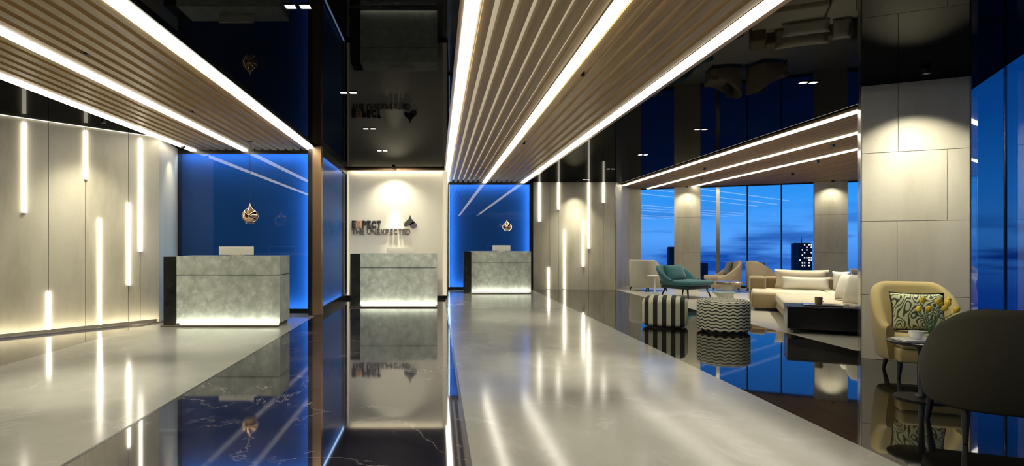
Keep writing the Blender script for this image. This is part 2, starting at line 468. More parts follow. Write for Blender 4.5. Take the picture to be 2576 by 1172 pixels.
# left skewed wall: going far -> near, its left normal points to the room (+x)
wl = sroot('wall_left', 'beige stone panel wall with vertical light bars')
nl = Vector((-(WB-WA).normalized().y, (WB-WA).normalized().x))
assert nl.x > 0
wall_seg('wall_core', WA, WB, .2, 0, ZC, 'joint', wl, -.03)
joints = [WA] + [lw_pt(p) for p in (353, 323, 215, 122)]
d = (WB-WA).normalized()
q = joints[-1]
while (WB-q).length > 1.3:
    q = q+d*1.0; joints.append(q)
joints.append(WB)
for i in range(len(joints)-1):
    a, b = joints[i], joints[i+1]
    g0 = .004 if i else 0
    wall_seg('stone_panel', a+d*g0, b-d*.004, .03, .05, ZC-.002, 'stone', wl)
# cove light at the foot of the wall: a lip with a lamp behind it
wall_seg('cove_lip', WA+nl*.16, WB+nl*.16, .015, 0, .022, 'champagne', wl)
wall_seg('cove_light', WA+nl*.143, WB+nl*.143, .006, .002, .016, 'led_foot', wl)
wall_seg('cove_light', WA+nl*.03, WB+nl*.03, .02, ZC-.006, ZC-.001, 'led_line', wl)
# return beside the blue panel
wr = sroot('wall_return', 'narrow beige stone return beside the left blue panel')
prism('stone_panel', [tuple(WA), (-4.83, Y1), (-5.3, Y1), (-5.3, 9.9)], 0, ZC, 'stone', wr)
# near left wall, back wall (behind the camera)
struct(wall_seg('wall_near_left', (-9.95, 3.17), (-9.95, YB), .2, 0, ZC, 'stone'), 'plain beige wall at the near left')
struct(wall_seg('wall_back', (-10.1, YB), (6.2, YB), .2, 0, ZC, 'dark_wall'), 'dark wall behind the viewer')

# right stone wall (frontal), bars on it later
rx0, rx1 = fx(1341, YR), fx(1548, YR)
wq = sroot('wall_right', 'taupe panel wall with vertical light bars beside the lounge')
box('wall_core', rx0-.05, rx1, YR+.03, YR+.25, 0, ZC, 'joint', wq)
rj = [rx0] + [fx(p, YR) for p in (1383, 1405, 1481, 1518)] + [rx1]
for i in range(len(rj)-1):
    box('stone_panel', rj[i]+.004, rj[i+1]-.004, YR, YR+.03, .0, ZC-.002, 'stone', wq)
box('corner_trim', rx1-.004, rx1+.02, YR-.02, YR+.1, 0, ZC-.001, 'champagne', wq)
wt2 = sroot('wall_lounge', 'brown stone wall turning into the lounge window')
prism('stone_panel', [(rx1+.02, YR+.02), (6.06, 18.75), (5.9, 19.1), (rx1-.1, 17.3)], 0, ZC, 'stone', wt2)
prism('stone_panel', [(6.06, 18.75), (6.4, 18.75), (6.5, 19.1), (5.9, 19.1)], 0, ZC, 'stone', wt2)

# ------------------------------------------------------------------ blue glass bays
def blue_bay(name, label, x0, x1, y, left=True):
    r = sroot(name, label)
    box('painted_panel', x0-.02, x1+.02, y+.16, y+.2, .0, ZC+.05, 'blue_paint', r)
    box('glass_pane', x0, x1, y, y+.008, .05, ZC-.04, 'panel_glass', r)
    box('frame_rail', x0-.03, x1+.03, y-.02, y+.16, ZC-.05, ZC+.05, 'black_trim', r)
    box('frame_rail', x0-.03, x1+.03, y-.02, y+.16, 0, .05, 'black_trim', r)
    box('frame_stile', x1, x1+.03, y-.02, y+.16, .05, ZC-.05, 'black_trim', r)
    box('frame_stile', x0-.03, x0, y-.02, y+.16, .05, ZC-.05, 'black_trim', r)
    for za, zb in ((ZC-.095, ZC-.05), (.05, .085)): box('frame_lip', x0, x1, y-.02, y-.004, za, zb, 'black_trim', r)
    box('frame_lip', x1-.045, x1, y-.02, y-.004, .085, ZC-.095, 'black_trim', r)
    # perimeter lamps hidden behind the lips
    box('edge_light', x0+.02, x1-.02, y+.03, y+.07, ZC-.058, ZC-.05, 'led_blue', r)
    box('edge_light', x0+.02, x1-.02, y+.03, y+.07, .05, .058, 'led_blue', r)
    box('edge_light', x1-.008, x1, y+.03, y+.07, .08, ZC-.08, 'led_blue', r)
    return r
blue_bay('wall_blue_left', 'blue back-lit glass panel behind the left desk', -4.82, -2.36, Y1)
blue_bay('wall_blue_right', 'blue back-lit glass panel behind the farthest desk', .33, 2.64, Y3)
box('edge_light', .33, .338, Y3+.03, Y3+.07, .08, ZC-.08, 'led_blue', bpy.data.objects['wall_blue_right'])
# side pane of the left bay, facing the dark central aisle
sb = sroot('wall_blue_side', 'narrow blue back-lit glass pane facing the central aisle')
sxp = -2.14
box('painted_panel', sxp-.2, sxp-.10, 10.9, Y2, 0, ZC+.05, 'blue_paint_side_lit', sb)
box('glass_pane', sxp-.008, sxp, 10.92, 13.98, .07, ZC-.06, 'satin_glass', sb)
box('frame_rail', sxp-.10, sxp+.02, 10.9, Y2, ZC-.06, ZC+.05, 'black_trim', sb)
box('frame_rail', sxp-.10, sxp+.02, 10.9, Y2, 0, .07, 'black_trim', sb)
box('frame_stile', sxp-.10, sxp+.02, 13.98, 14.1, .07, ZC-.06, 'black_trim', sb)
box('edge_light', sxp-.06, sxp-.02, 10.95, 13.95, ZC-.068, ZC-.06, 'led_blue_side', sb)
box('edge_light', sxp-.06, sxp-.02, 10.95, 13.95, .07, .078, 'led_blue_side', sb)
box('frame_lip', sxp+.001, sxp+.018, 10.92, 13.98, ZC-.14, ZC-.06, 'black_trim', sb)
box('frame_lip', sxp+.001, sxp+.018, 10.92, 13.98, .07, .13, 'black_trim', sb)
post = struct(box('trim_1', -2.25, -2.09, 10.74, 10.9, 0, ZC, 'bronze', bev=.006), 'bronze corner post between the blue panes')
box('reveal', -2.33, -2.25, 10.78, 11.0, 0, ZC, 'black_trim', post)

# ------------------------------------------------------------------ sign wall
sw = sroot('wall_sign', 'cream wall with a slogan sign behind the middle desk')
box('plaster_panel', -2.12, .245, Y2, Y2+.2, 0, ZC, 'plaster', sw)
box('cove_lip', -2.12, .25, Y2-.14, Y2-.11, ZC-.045, ZC, 'bronze', sw)
box('cove_light', -2.05, .2, Y2-.09, Y2-.06, ZC-.03, ZC-.012, 'led_cove', sw)
box('side_fin', .225, .25, Y2-.14, Y2, 0, ZC, 'champagne', sw)
box('side_light', .13, .222, Y2-.03, Y2-.001, .08, ZC-.05, 'led_soft', sw)
box('side_light', -2.118, -2.09, Y2-.03, Y2-.001, .08, ZC-.05, 'led_soft', sw)
box('skirting', -2.12, .25, Y2-.02, Y2, 0, .07, 'black_trim', sw)
box('flank_wall', .20, .25, Y2+.2, Y3+.1, 0, ZC, 'dark_wall', sw)

# ------------------------------------------------------------------ window wall of the lounge
angw = math.atan2(PD.y, PD.x)
nwin = Vector((PD.y, -PD.x))            # towards the room
if nwin.y > 0: nwin = -nwin
def wpt(s, o=0.0): p = P0+PD*s+nwin*o; return (p.x, p.y)
def s_of(px): return (win_pt(px)-P0).dot(PD)
def wbox(name, s0, s1, o0, o1, z0, z1, mat, parent): return prism(name, [wpt(s0, o0), wpt(s1, o0), wpt(s1, o1), wpt(s0, o1)], z0, z1, mat, parent)
SE = (GC-P0).dot(PD)
spans = [(0.0, s_of(1697)+.1, []), (s_of(1762)-.1, s_of(2046)+.1, [1806, 1880, 1966]), (s_of(2128)-.1, SE, [2163])]
for n, (a, b, mul) in enumerate(spans):
    r = sroot('window_%d' % (n+1), 'full-height lounge window onto the blue dusk')
    cuts = [a] + [s_of(m) for m in mul] + [b]
    for i in range(len(cuts)-1):
        wbox('pane', cuts[i], cuts[i+1], -.012, 0, .06, ZC-.06, 'window_glass', r)
    for i, c in enumerate(cuts[1:-1]):
        w = .045 if (n == 1 and i == 0) else .018
        wbox('mullion', c-w, c+w, -.06, .03, .05, ZC-.05, 'steel' if w > .03 else 'black_metal', r)
    wbox('frame_rail', a, b, -.07, .03, 0, .06, 'black_metal', r)
    wbox('frame_rail', a, b, -.07, .03, ZC-.06, ZC+.05, 'black_metal', r)
pil = [(1697, 1762, 'beige stone pier between the first and middle lounge windows'), (2046, 2128, 'beige stone pier right of the middle lounge window')]
for a, b, lab in pil:
    r = thing('window_pier', lab, 'pillar', (*wpt((s_of(a)+s_of(b))/2, .1), 0), angw)
    w = (s_of(b)-s_of(a))/2
    zz = [0, 1.05, 2.1, ZC-.03]
    for i in range(3):
        box('stone_block', -w, w, -.14, .09, zz[i]+(.003 if i else 0), zz[i+1]-.003, 'stone', r)
    box('pier_core', -w+.01, w-.01, -.13, .085, .004, ZC-.033, 'joint', r)

# right-hand tinted glazing
wg = sroot('window_4', 'tinted glass wall along the right side')
def seg_panes(a, b, n):
    a, b = Vector(a), Vector(b); dd = (b-a)/n; u = dd.normalized()
    for i in range(n):
        wall_seg('pane', a+dd*i+u*.015, a+dd*(i+1)-u*.015, .015, .05, ZC-.0, 'tinted_glass', wg)
        wall_seg('mullion', a+dd*(i+1)-u*.0145, a+dd*(i+1)+u*.0145, .02, .05, ZC+.05, 'steel', wg, .002)
    wall_seg('frame_rail', a, b, .07, 0, .05, 'black_metal', wg, .012)
gm = G0+GD*0.415                         # mullion seen at the right edge of the picture
step = 2.2
seg_panes(gm-GD*6.6, gm, 3); seg_panes(gm, GK, 2); seg_panes(GK, GC, 4)
near = gm-GD*6.6
struct(wall_seg('wall_near_right', (near.x, near.y), (near.x, YB), .2, 0, ZC, 'dark_wall'), 'dark wall at the near right')

# ------------------------------------------------------------------ stone column
cA, cB, cC, cD = Vector((4.77, 6.70)), Vector((5.62, 6.29)), Vector((6.02, 6.80)), Vector((5.27, 7.46))
colr = thing('stone_column', 'tall beige stone-clad column behind the tan armchair', 'column', (*((cA+cC)/2), 0))
cc = (cA+cC)/2
def loc2(p): return (p[0]-cc.x, p[1]-cc.y)
cdir = (cB-cA); cn = Vector((cdir.y, -cdir.x)).normalized()
if cn.y > 0: cn = -cn
core = [cA-cn*.03+cdir*.01, cB-cn*.03-cdir*.01, cC, cD]
prism('column_core', [loc2(p) for p in core], 0, ZC-.001, 'joint', colr)
def tile(u0, u1, z0, z1, g=.0025):
    a, b = cA+cdir*u0, cA+cdir*u1; uu = cdir.normalized()
    a, b = a+uu*g, b-uu*g
    prism('stone_tile', [loc2(a), loc2(b), loc2(b-cn*.03), loc2(a-cn*.03)], z0+g, z1-g, 'column_stone', colr)
zh = [0, .72, 1.54, 2.30, ZC-.002]
for i, us in enumerate([(0, .53, 1), (0, .34, 1), (0, .80, 1), (0, .35, 1)]):
    for k in range(len(us)-1): tile(us[k], us[k+1], zh[i], zh[i+1])
sd = (cD-cA).normalized(); sn = Vector((-sd.y, sd.x))
prism('edge_trim', [loc2(cA-cn*.03), loc2(cA-cn*.03+sn*.006), loc2(cD+sn*.006), loc2(cD)], 0, ZC-.002, 'steel', colr)
e2 = (cC-cB).normalized(); en = Vector((e2.y, -e2.x))
prism('stone_tile', [loc2(cB-cn*.031), loc2(cB-cn*.031+en*.02), loc2(cC+en*.02), loc2(cC)], 0, ZC-.002, 'column_stone', colr)

# ================================================================== recessed twin downlights
def downlight(x, y, label, power, half=48, blend=.9, group='twin downlights', aim=None, z=ZC, both=True, beam=None, sr=.036):
    r = thing('recessed_downlight', label, 'downlight', (x, y, z), 0, group)
    if both:
        for k in (-1, 1):
            box('lens', k*.055-.036, k*.055+.036, -.036, .036, -.004, -.001, 'lens', r)
            fo = .044
            v, f = [], []
            for (s_, zz) in ((fo, -.008), (.037, -.008), (.037, .0), (fo, .0)):
                v += [(k*.055+a*s_, b*s_, zz) for a, b in ((-1, -1), (1, -1), (1, 1), (-1, 1))]
            for ring in range(4):
                for i in range(4):
                    j = (i+1) % 4; q = (ring+1) % 4
                    f.append((ring*4+i, ring*4+j, q*4+j, q*4+i))
            pyd('bezel', v, f, 'black_metal', r)
    else:  # unseen fixture; snoot added to hide its lens
        lathe('snoot', [(sr, -.001), (sr, -.05), (sr-.006, -.05), (sr-.006, -.008), (.004, -.008)], 'black_metal', r, 20)
        lathe('lens', [(sr-.009, -.014), (sr-.009, -.0095)], 'lens', r, 16)
    t = aim or (x, y, 0)
    spot('lamp', (x, y, z-(.03 if both else .054)), t, power, half, blend, parent=r)
    if beam: spot('added_beam', (x, y, z-.056), beam[2], beam[0], beam[1], 1.0, parent=r)  # second lamp added to carry the light further down the wall
    return r
names = ['nearest', 'second nearest', 'third nearest', 'fourth nearest', 'farthest']
for i, (y, e_, hf, am) in enumerate(((4.45, 40, 48, None), (6.98, 40, 48, None), (9.15, 130, 34, (-1.0, 12.25, .75)), (11.3, 75, 36, (-1.0, 14.1, 1.75)))):
    downlight(-1.04, y, 'twin recessed downlight over the dark central aisle, %s of its row' % names[i], e_, hf, .9, aim=am)
for i, y in enumerate((6.54, 9.2, 11.8, 14.0, 16.3)):
    downlight(4.07, y, 'twin recessed downlight in the black ceiling before the lounge, %s of its row' % names[i], 25)
downlight(-1.0, 13.68, 'small recessed spotlight washing the sign wall', 50, 62, .8, None, (-1.0, 14.08, 0), both=False, beam=(170, 12.5, (-1.0, 14.12, 1.2)))
pc = (cA+cB)/2 + cn*.5
downlight(pc.x-.02, pc.y, 'small recessed spotlight washing the stone column', 55, 52, .5, None, (pc.x-cn.x*.36, pc.y-cn.y*.36, 0), both=False, beam=(85, 34, (pc.x-cn.x*.55, pc.y-cn.y*.55, .75)))
downlight(fx(1445, YR), YR-.42, 'small recessed spotlight washing the panel wall by the lounge', 60, 42, .7, None, (fx(1445, YR), YR-.05, 0), both=False, beam=(110, 24, (fx(1445, YR), YR, .8)))
p = lw_pt(205)+nl*.75
downlight(p.x, p.y, 'small recessed spotlight washing the left stone wall', 40, 52, .9, None, (p.x-nl.x*.5, p.y-nl.y*.5, 0.3), both=False, beam=(60, 40, (p.x-nl.x*.75, p.y-nl.y*.75, .5)))
downlight(-4.5, 10.55, 'small recessed spotlight washing the narrow stone return', 18, 45, .8, None, (-4.72, 10.6, 0), both=False, z=ZP)
# spotlights tucked between the slats
for y, e_, lab in ((3.9, 100, 'nearest'), (6.2, 130, 'second'), (10.4, 110, 'farthest')):
    downlight(1.5114, y, 'small spotlight tucked between the central ceiling slats, %s of three' % lab, e_, 22, .9, 'slat spotlights', both=False, z=ZP+.05, sr=.022)
for y, e_, lab in ((5.5, 190, 'near'), (7.9, 150, 'far')):
    downlight(-3.2325, y, 'small spotlight tucked between the left ceiling slats, %s one' % lab, e_, 22, .9, 'slat spotlights', both=False, z=ZP+.05, sr=.022)
for (a, b, lab) in pil:
    m_ = (s_of(a)+s_of(b))/2; pq = wpt(m_, .5)
    downlight(pq[0], pq[1], 'small spotlight washing the '+lab.split('stone ')[1], 30, 62, .9, None, (*wpt(m_, .3), 0), both=False, z=ZP)
for x, y, e_, wh in ((6.9, 10.4, 130, 'the sofa chaise'), (7.9, 12.4, 150, 'the sofa back cushions'), (6.1, 13.6, 55, 'the teal lounge chair'), (6.9, 15.6, 80, 'the corner beige armchair'), (8.7, 14.6, 60, 'the right-turned brown armchair')):  # unseen lamps added to brighten the lounge seating
    downlight(x, y, 'added unseen spotlight in the wooden lounge ceiling near '+wh, e_*1.6, 42, .9, 'added lounge spotlights', both=False, z=ZP)

# ================================================================== vertical light bars
def lbar(p, n, z0, z1, label, group, w=.055):
    u = Vector((-n.y, n.x))
    ang = math.atan2(u.y, u.x)
    r = thing('light_bar', label, 'light bar', (p.x+n.x*.002, p.y+n.y*.002, z0), ang, group)
    s = 1 if Vector((-math.sin(ang), math.cos(ang))).dot(n) > 0 else -1
    df = box('diffuser', -w/2, w/2, min(0, s*.03)+.001, max(0, s*.03), 0, z1-z0, 'led_bar', r, .004)
    box('end_cap', -w/2-.002, w/2+.002, min(0, s*.032), max(0, s*.032), -.012, 0, 'white_plastic', df)
    return r
for px, ya, yb, lab in ((60, None, 535, 'leftmost, running up to the ceiling'), (122, 733, None, 'short bar rising from the floor'),
                        (215, None, 450, 'short bar just under the ceiling'), (250, 548, None, 'long bar rising from the floor'),
                        (323, 510, 717, 'bar floating at mid height'), (353, None, 632, 'longest bar down from the ceiling')):
    p = lw_pt(px); Y = p.y
    z1 = ZC-.06 if ya is None else fz(ya, Y); z0 = .06 if yb is None else fz(yb, Y)
    lbar(p, nl, z0, z1, 'glowing vertical light bar on the left wall, '+lab, 'light bars on the left wall', .042)
for px, ya, yb, lab in ((1357, None, 557, 'hanging nearest the blue glass'), (1405, None, 527, 'second hanging from the ceiling'),
                        (1420, 577, None, 'tall one rising from the floor'), (1380, 673, None, 'short one rising from the floor'),
                        (1467, 557, 670, 'floating at mid height'), (1481, None, 625, 'longest one from the ceiling'), (1518, None, 510, 'short one nearest the lounge')):
    p = Vector((fx(px, YR), YR))
    z1 = ZC-.005 if ya is None else fz(ya, YR); z0 = .014 if yb is None else fz(yb, YR)
    lbar(p, Vector((0, -1)), z0, z1, 'slim vertical light bar on the right panel wall, '+lab, 'light bars on the right panel wall', .046)

# ================================================================== reception desks
def desk(xl, xr, y, mon, label, mlabel):
    r = thing('reception_desk', label, 'desk', ((xl+xr)/2, y, 0), 0, 'reception desks')
    w = (xr-xl)/2; dw = .205; z0 = .045; zj = .80; zt = 1.10; dp = .62
    box('dark_end_panel', -w, -w+dw-.003, 0, dp, .012, zt-.01, 'desk_marble_dark', r, .003)
    box('lower_panel', -w+dw, w, 0, .03, z0, zj-.006, 'desk_marble', r, .003)
    box('upper_panel', -w+dw, w, 0, .03, zj+.006, zt, 'desk_marble', r, .003)
    box('side_panel', w-.03, w, .032, dp, z0, zj-.006, 'desk_marble', r, .003)
    box('side_panel', w-.03, w, .032, dp, zj+.006, zt, 'desk_marble', r, .003)
    box('counter_top', -w+dw, w-.032, .032, dp, zt-.04, zt-.002, 'desk_marble', r)
    box('carcass', -w+dw, w-.034, .034, dp-.02, .0, zt-.042, 'black_trim', r)
    box('plinth', -w+dw, w-.02, .022, .034, 0, z0+.01, 'black_trim', r)
    box('base_plate', -w, w, -.10, .02, 0, .006, 'black_trim', r)
    lp_ = box('lamp_lip', -w, w, -.10, -.085, .006, .026, 'champagne', r)
    box('plinth_light', -w+dw, w-.01, -.0845, -.079, .008, .022, 'led_desk', lp_)
    m = thing('monitor', mlabel, 'monitor', (fx((mon[0]+mon[1])/2, y+.3), y+.3, zt-.0015), 0, 'white monitors on the desks')
    mw = (mon[1]-mon[0])/2*(y+.3)/F; mh = fz(mon[2], y+.3)-zt
    cs = box('casing', -mw, mw, -.012, .02, .012, mh, 'white_plastic', m, .008, 2)
    box('screen', -mw+.015, mw-.015, .021, .023, .03, mh-.02, 'dark_screen', cs)
    st_ = box('stand', -.05, .05, .0, .02, .0, .03, 'white_plastic', m); box('foot', -.1, .1, -.03, .1, 0, .008, 'white_plastic', st_)
    return r
desk(fx(411, 9.37), fx(704, 9.37), 9.37, (551, 638, 620), 'pale marble reception desk nearest the viewer, before the left blue panel', 'white monitor on the nearest marble desk')
desk(fx(881, 12.23), fx(1100, 12.23), 12.23, (973, 1042, 623), 'middle pale marble reception desk before the sign wall', 'white monitor on the middle marble desk')
desk(fx(1166, 15.6), fx(1336, 15.6), 15.6, (1239, 1284, 617), 'farthest pale marble reception desk before the right blue panel', 'white monitor on the farthest marble desk')

# ------------------------------------------------------------------ pendant lamps
def pendant(px, py, y, rad, label):
    x, z = fx(px, y), fz(py, y)
    r = thing('pendant_lamp', label, 'pendant lamp', (x, y, z), 0, 'copper pendants')
    prof = []
    for i in range(25):
        t = PI*i/24
        rr = rad*math.sin(t)*(1 if t > PI/2 else 1); zz = -rad*.92*math.cos(t)
        prof.append((max(rr, .004), zz))
    prof = [q for q in prof if q[1] < rad*.72] + [(rad*.42, rad*.82), (rad*.22, rad*1.02), (rad*.10, rad*1.25), (.006, rad*1.45)]
    prof = [q for q in prof if q[1] > -rad*.80]
    sh_ = lathe('shade', prof, 'copper_mirror', r, 32)
    lathe('rim', [(rad*.40, -rad*.86), (rad*.58, -rad*.86), (rad*.58, -rad*.80), (rad*.40, -rad*.80)], 'champagne', sh_, 32)
    tube('cord', [(0, 0, rad*1.4), (0, 0, ZP-z-.012)], .004, 'black_metal', r, 6)
    lathe('canopy', [(.05, ZP-z-.012), (.05, ZP-z)], 'black_metal', r, 20)
pendant(629, 543, 10.1, .145, 'round mirrored copper pendant lamp over the nearest desk')
pendant(1275, 571, 16.2, .14, 'round mirrored copper pendant lamp over the farthest desk')

# ------------------------------------------------------------------ wall sign
def text_mesh(s, size, extrude, offset, mat, parent, name, x, z, target_w, target_h):
    cu = bpy.data.curves.new(name, 'FONT'); cu.body = s; cu.size = size; cu.extrude = extrude; cu.offset = offset
    cu.resolution_u = 4
    to = bpy.data.objects.new('tmp', cu); COL.objects.link(to)
    bpy.context.view_layer.update()
    me = bpy.data.meshes.new_from_object(to.evaluated_get(bpy.context.evaluated_depsgraph_get()))
    bpy.data.objects.remove(to)
    xs = [v.co.x for v in me.vertices]; ys = [v.co.y for v in me.vertices]
    sx_ = target_w/(max(xs)-min(xs)); sy_ = target_h/(max(ys)-min(ys)); mx_, my_ = min(xs), min(ys)
    for v in me.vertices:
        a, b, c = v.co; v.co = (x+(a-mx_)*sx_, -c, z+(b-my_)*sy_)
    me.materials.clear()
    return link(name, me, mat, parent)
ys = Y2-.035
sg = thing('wall_sign_lettering', 'dark raised letters reading EXPECT THE UNEXPECTED on the cream wall', 'sign', (fx(886, Y2), ys, fz(590, Y2)))
kx = Y2/F
h1 = 19*kx
def letters(word, x0, x1, z, hgt, mats, off):
    wts = {'E': .8, 'X': 1.0, 'P': .88, 'C': .98, 'T': .85, 'H': 1.0, 'U': .98, 'N': 1.02, 'D': 1.0, ' ': .45}
    tot = sum(wts[c] for c in word); u = (x1-x0)/tot; x = x0
    for i, c in enumerate(word):
        wd = wts[c]*u
        if c != ' ':
            text_mesh(c, .2, .03, off, mats(i), sg, 'letter', x, z, wd*.86, hgt)
        x += wd
letters('EXPECT', 0, (960-886)*kx, (590-574)*kx, h1, lambda i: 'sign_orange' if i == 1 else 'sign_black', .010)
letters('THE UNEXPECTED', 0, (1034-886)*kx, 1*kx, 13.5*kx, lambda i: 'sign_grey', .002)
em = thing('wall_emblem', 'dark onion-shaped emblem on the cream wall right of the lettering', 'emblem', (fx(1032, Y2), Y2-.04, fz(570, Y2)))
def extr(name, pts, t, mat, par):
    n = len(pts); v = [(x, 0, z) for x, z in pts]+[(x, t, z) for x, z in pts]
    f = [tuple(range(n)), tuple(range(n, 2*n))]+[(i, (i+1) % n, n+(i+1) % n, n+i) for i in range(n)]
    return pyd(name, v, f, mat, par)
dome = [(-14.5, 1), (-15.5, 5), (-14, 10), (-10, 14), (-5, 18), (-2, 23), (0, 30), (2, 23), (5, 18), (10, 13), (12, 9), (6, 7), (1, 3), (-3, 4), (-8, 3), (-11, 1)]
extr('dome', [(x*kx, z*kx) for x, z in dome], .035, 'sign_black', em)
drop = [(8+9*math.cos(2*PI*i/18), 3.5+7.5*math.sin(2*PI*i/18)) for i in range(18)]
extr('bulb', [(x*kx, z*kx) for x, z in drop], .032, 'sign_violet', em)

# ================================================================== seating
def tub_shell(name, w, dpt, z0, arm, back, th, A, mat, parent, flare=.05, n=40, power=2.6, k=1.6):
    """curved wrap-around back; open towards -Y"""
    v, f = [], []; prof = 10
    for i in range(n+1):
        a = -A + 2*A*i/n
        ca, sa = math.cos(a), math.sin(a)
        den = (abs(sa)**power+abs(ca)**power)**(1/power)
        X, Yv = w/2*sa/den, dpt/2*ca/den
        t = min(1, max(0, (1-abs(a)/A)*k)); t = t*t*(3-2*t)
        hgt = arm+(back-arm)*t
        L = math.hypot(X, Yv); nx, ny = X/L, Yv/L
        pts = [(-th, z0), (-th, hgt-th*.5), (-th*.85, hgt-th*.15), (-th*.5, hgt), (-th*.15, hgt-th*.15), (0, hgt-th*.5), (0, (z0+hgt)/2), (-.015, z0+.02), (-.03, z0)]
        prof = len(pts)
        for r_, z in pts:
            fl_ = flare*(z-z0)/(back-z0)
            v.append((X+nx*(r_+fl_), Yv+ny*(r_+fl_), z))
    for i in range(n):
        for j in range(prof):
            q = (j+1) % prof; f.append((i*prof+j, i*prof+q, (i+1)*prof+q, (i+1)*prof+j))
    f.append(tuple(range(prof))); f.append(tuple(n*prof+j for j in range(prof)))
    o = pyd(name, v, f, mat, parent, True); sharp(o, 55); return o
def leg(parent, x, y, z, dx, dy, mat='black_metal', r0=.026, r1=.014):
    return tube('leg', [(x, y, z), (x+dx, y+dy, 0)], [r0, r1], mat, parent, 10)
def cushion_seat(name, w, d_, z0, z1, mat, parent, y=0, bev=.05):
    return box(name, -w/2, w/2, y-d_/2, y+d_/2, z0, z1, mat, parent, bev, 4)
def tub_chair(label, loc, rz, w, dpt, back, arm, mat, group=None, th=.09, A=2.15, legz=.17, flare=.05, seat_z=.43, legmat='black_metal', k=1.6, name='armchair'):
    r = thing(name, label, 'armchair', (*loc, 0), rz, group)
    tub_shell('back_shell', w, dpt, legz, arm, back, th, A, mat, r, flare, k=k)
    iw = w-2*th+.01
    box('seat_base', -iw/2, iw/2, -dpt/2+.02, dpt/2-th-.02, legz, seat_z-.13, mat, r, .02, 2)
    box('seat_cushion', -iw/2+.005, iw/2-.005, -dpt/2-.01, dpt/2-th-.01, seat_z-.13, seat_z, mat, r, .04, 4)
    for sx_ in (-1, 1):
        leg(r, sx_*(w/2-.12), -dpt/2+.09, legz+.01, sx_*.02, -.03, legmat)
        leg(r, sx_*(w/2-.15), dpt/2-.14, legz+.01, sx_*.02, .06, legmat)
    return r
# tan armchair by the column and dark one in front
tub_chair('tan fabric armchair with a patterned cushion before the stone column', (4.72, 5.86), -.38, .67, .70, .90, .50, 'tan_fabric', th=.10, A=2.15, legz=.16, seat_z=.42, k=1.35)
tub_chair('dark olive armchair seen from behind at the right edge', (3.74, 3.98), PI-.42, .78, .74, .875, .50, 'dark_fabric', th=.10, A=2.2, legz=.215, k=1.25, flare=.03)
pw = thing('throw_pillow', 'cream cushion with an olive maze pattern on the tan armchair', 'cushion', (4.69, 5.80, .43), -.38)
o = pillow('pillow_cover', .44, .38, .15, 'maze_fabric', pw); o.location = (0, .05, .19); o.rotation_euler = (-.22, 0, 0)
rim_ = []
for i in range(48):
    a = 2*PI*i/48; c_, s_ = math.cos(a), math.sin(a); mxx = max(abs(c_), abs(s_)); a_, b_ = c_/mxx, s_/mxx
    rim_.append((.22*a_*(1-.08*(1-b_*b_)*abs(a_)), 0, .19*b_*(1-.08*(1-a_*a_)*abs(b_))))
tube('piping', rim_+[rim_[0]], .007, 'black_trim', o, 8)

# small round table, cup, book, flowers
TX, TY = 4.02, 4.95
t = thing('side_table', 'small round black pedestal table beside the tan armchair', 'table', (TX, TY, 0))
lathe('table_top', [(.225, .455), (.235, .46), (.235, .475), (.227, .48)], 'black_metal', t, 40)
lathe('pedestal', [(.05, .02), (.024, .05), (.018, .2), (.022, .36), (.04, .454)], 'black_metal', t, 24)
lathe('base', [(.19, 0), (.19, .012), (.06, .022)], 'black_metal', t, 32)
s = thing('saucer_tray', 'white rectangular tray on the small black table', 'tray', (TX-.06, TY-.03, .4805), -.12)
box('plate', -.14, .14, -.10, .10, 0, .012, 'white_ceramic', s, .004)
box('rim', -.145, .145, -.105, .105, .0125, .02, 'white_ceramic', s, .003)
c = thing('coffee_cup', 'white coffee cup on the white tray', 'cup', (TX-.06, TY-.02, .501), .4)
cb_ = lathe('cup_body', [(.03, 0), (.042, .01), (.05, .035), (.053, .065), (.048, .065), (.044, .03), (.01, .012)], 'white_ceramic', c, 28)
tube('handle', [(.048, 0, .052), (.07, 0, .056), (.08, 0, .038), (.068, 0, .02), (.045, 0, .018)], .006, 'white_ceramic', cb_, 8)
vz = thing('flower_vase', 'glass vase of yellow tulips behind the dark armchair', 'vase', (TX+.15, TY+.10, .4805))
lathe('vase_body', [(.035, 0), (.04, .02), (.035, .1), (.042, .15), (.038, .15), (.031, .1), (.03, .02)], 'table_glass', vz, 24)
rng = random.Random(3)
for i in range(9):
    a = i*2.4; rr = .07+.11*rng.random(); zt = .22+.10*rng.random()
    tip = Vector((math.cos(a)*rr+.05, math.sin(a)*rr*.6, zt))
    st = tube('stem', [(0, 0, .03), tuple(tip*.55+Vector((0, 0, .05))), tuple(tip)], .003, 'stem_green', vz, 6)
    prof = [(.004, 0), (.019, .012), (.023, .03), (.017, .05), (.006, .058)]
    fo = lathe('tulip', prof, 'yellow_petal', st, 10); fo.location = tip; fo.rotation_euler = (rng.uniform(-.5, .5), rng.uniform(-.2, .8), 0)

# lounge armchairs
tub_chair('beige armchair beside the lounge corner wall with a pale cushion', (5.83, 16.55), 1.95, .92, .84, .86, .56, 'grey_beige_fabric', 'beige lounge armchairs', th=.09, legz=.1, k=2.2, flare=.02)
tub_chair('brown armchair in front of the middle window, turned to the left', (7.85, 16.35), -1.75, .86, .84, .84, .42, 'beige_fabric', 'beige lounge armchairs', th=.08, legz=.1, k=1.1, flare=.02)
tub_chair('brown armchair in front of the middle window, turned to the right', (8.75, 15.9), 1.75, .86, .84, .85, .42, 'beige_fabric', 'beige lounge armchairs', th=.08, legz=.1, k=1.1, flare=.02)
def cushion(label, loc, rz, tilt, w, h, t_, mat, group=None, roll=0):
    r = thing('throw_pillow', label, 'cushion', loc, rz, group)
    q = pillow('pillow_cover', w, h, t_, mat, r); q.location = (0, 0, h/2*math.cos(tilt)); q.rotation_euler = (-tilt, roll, 0)
    return r
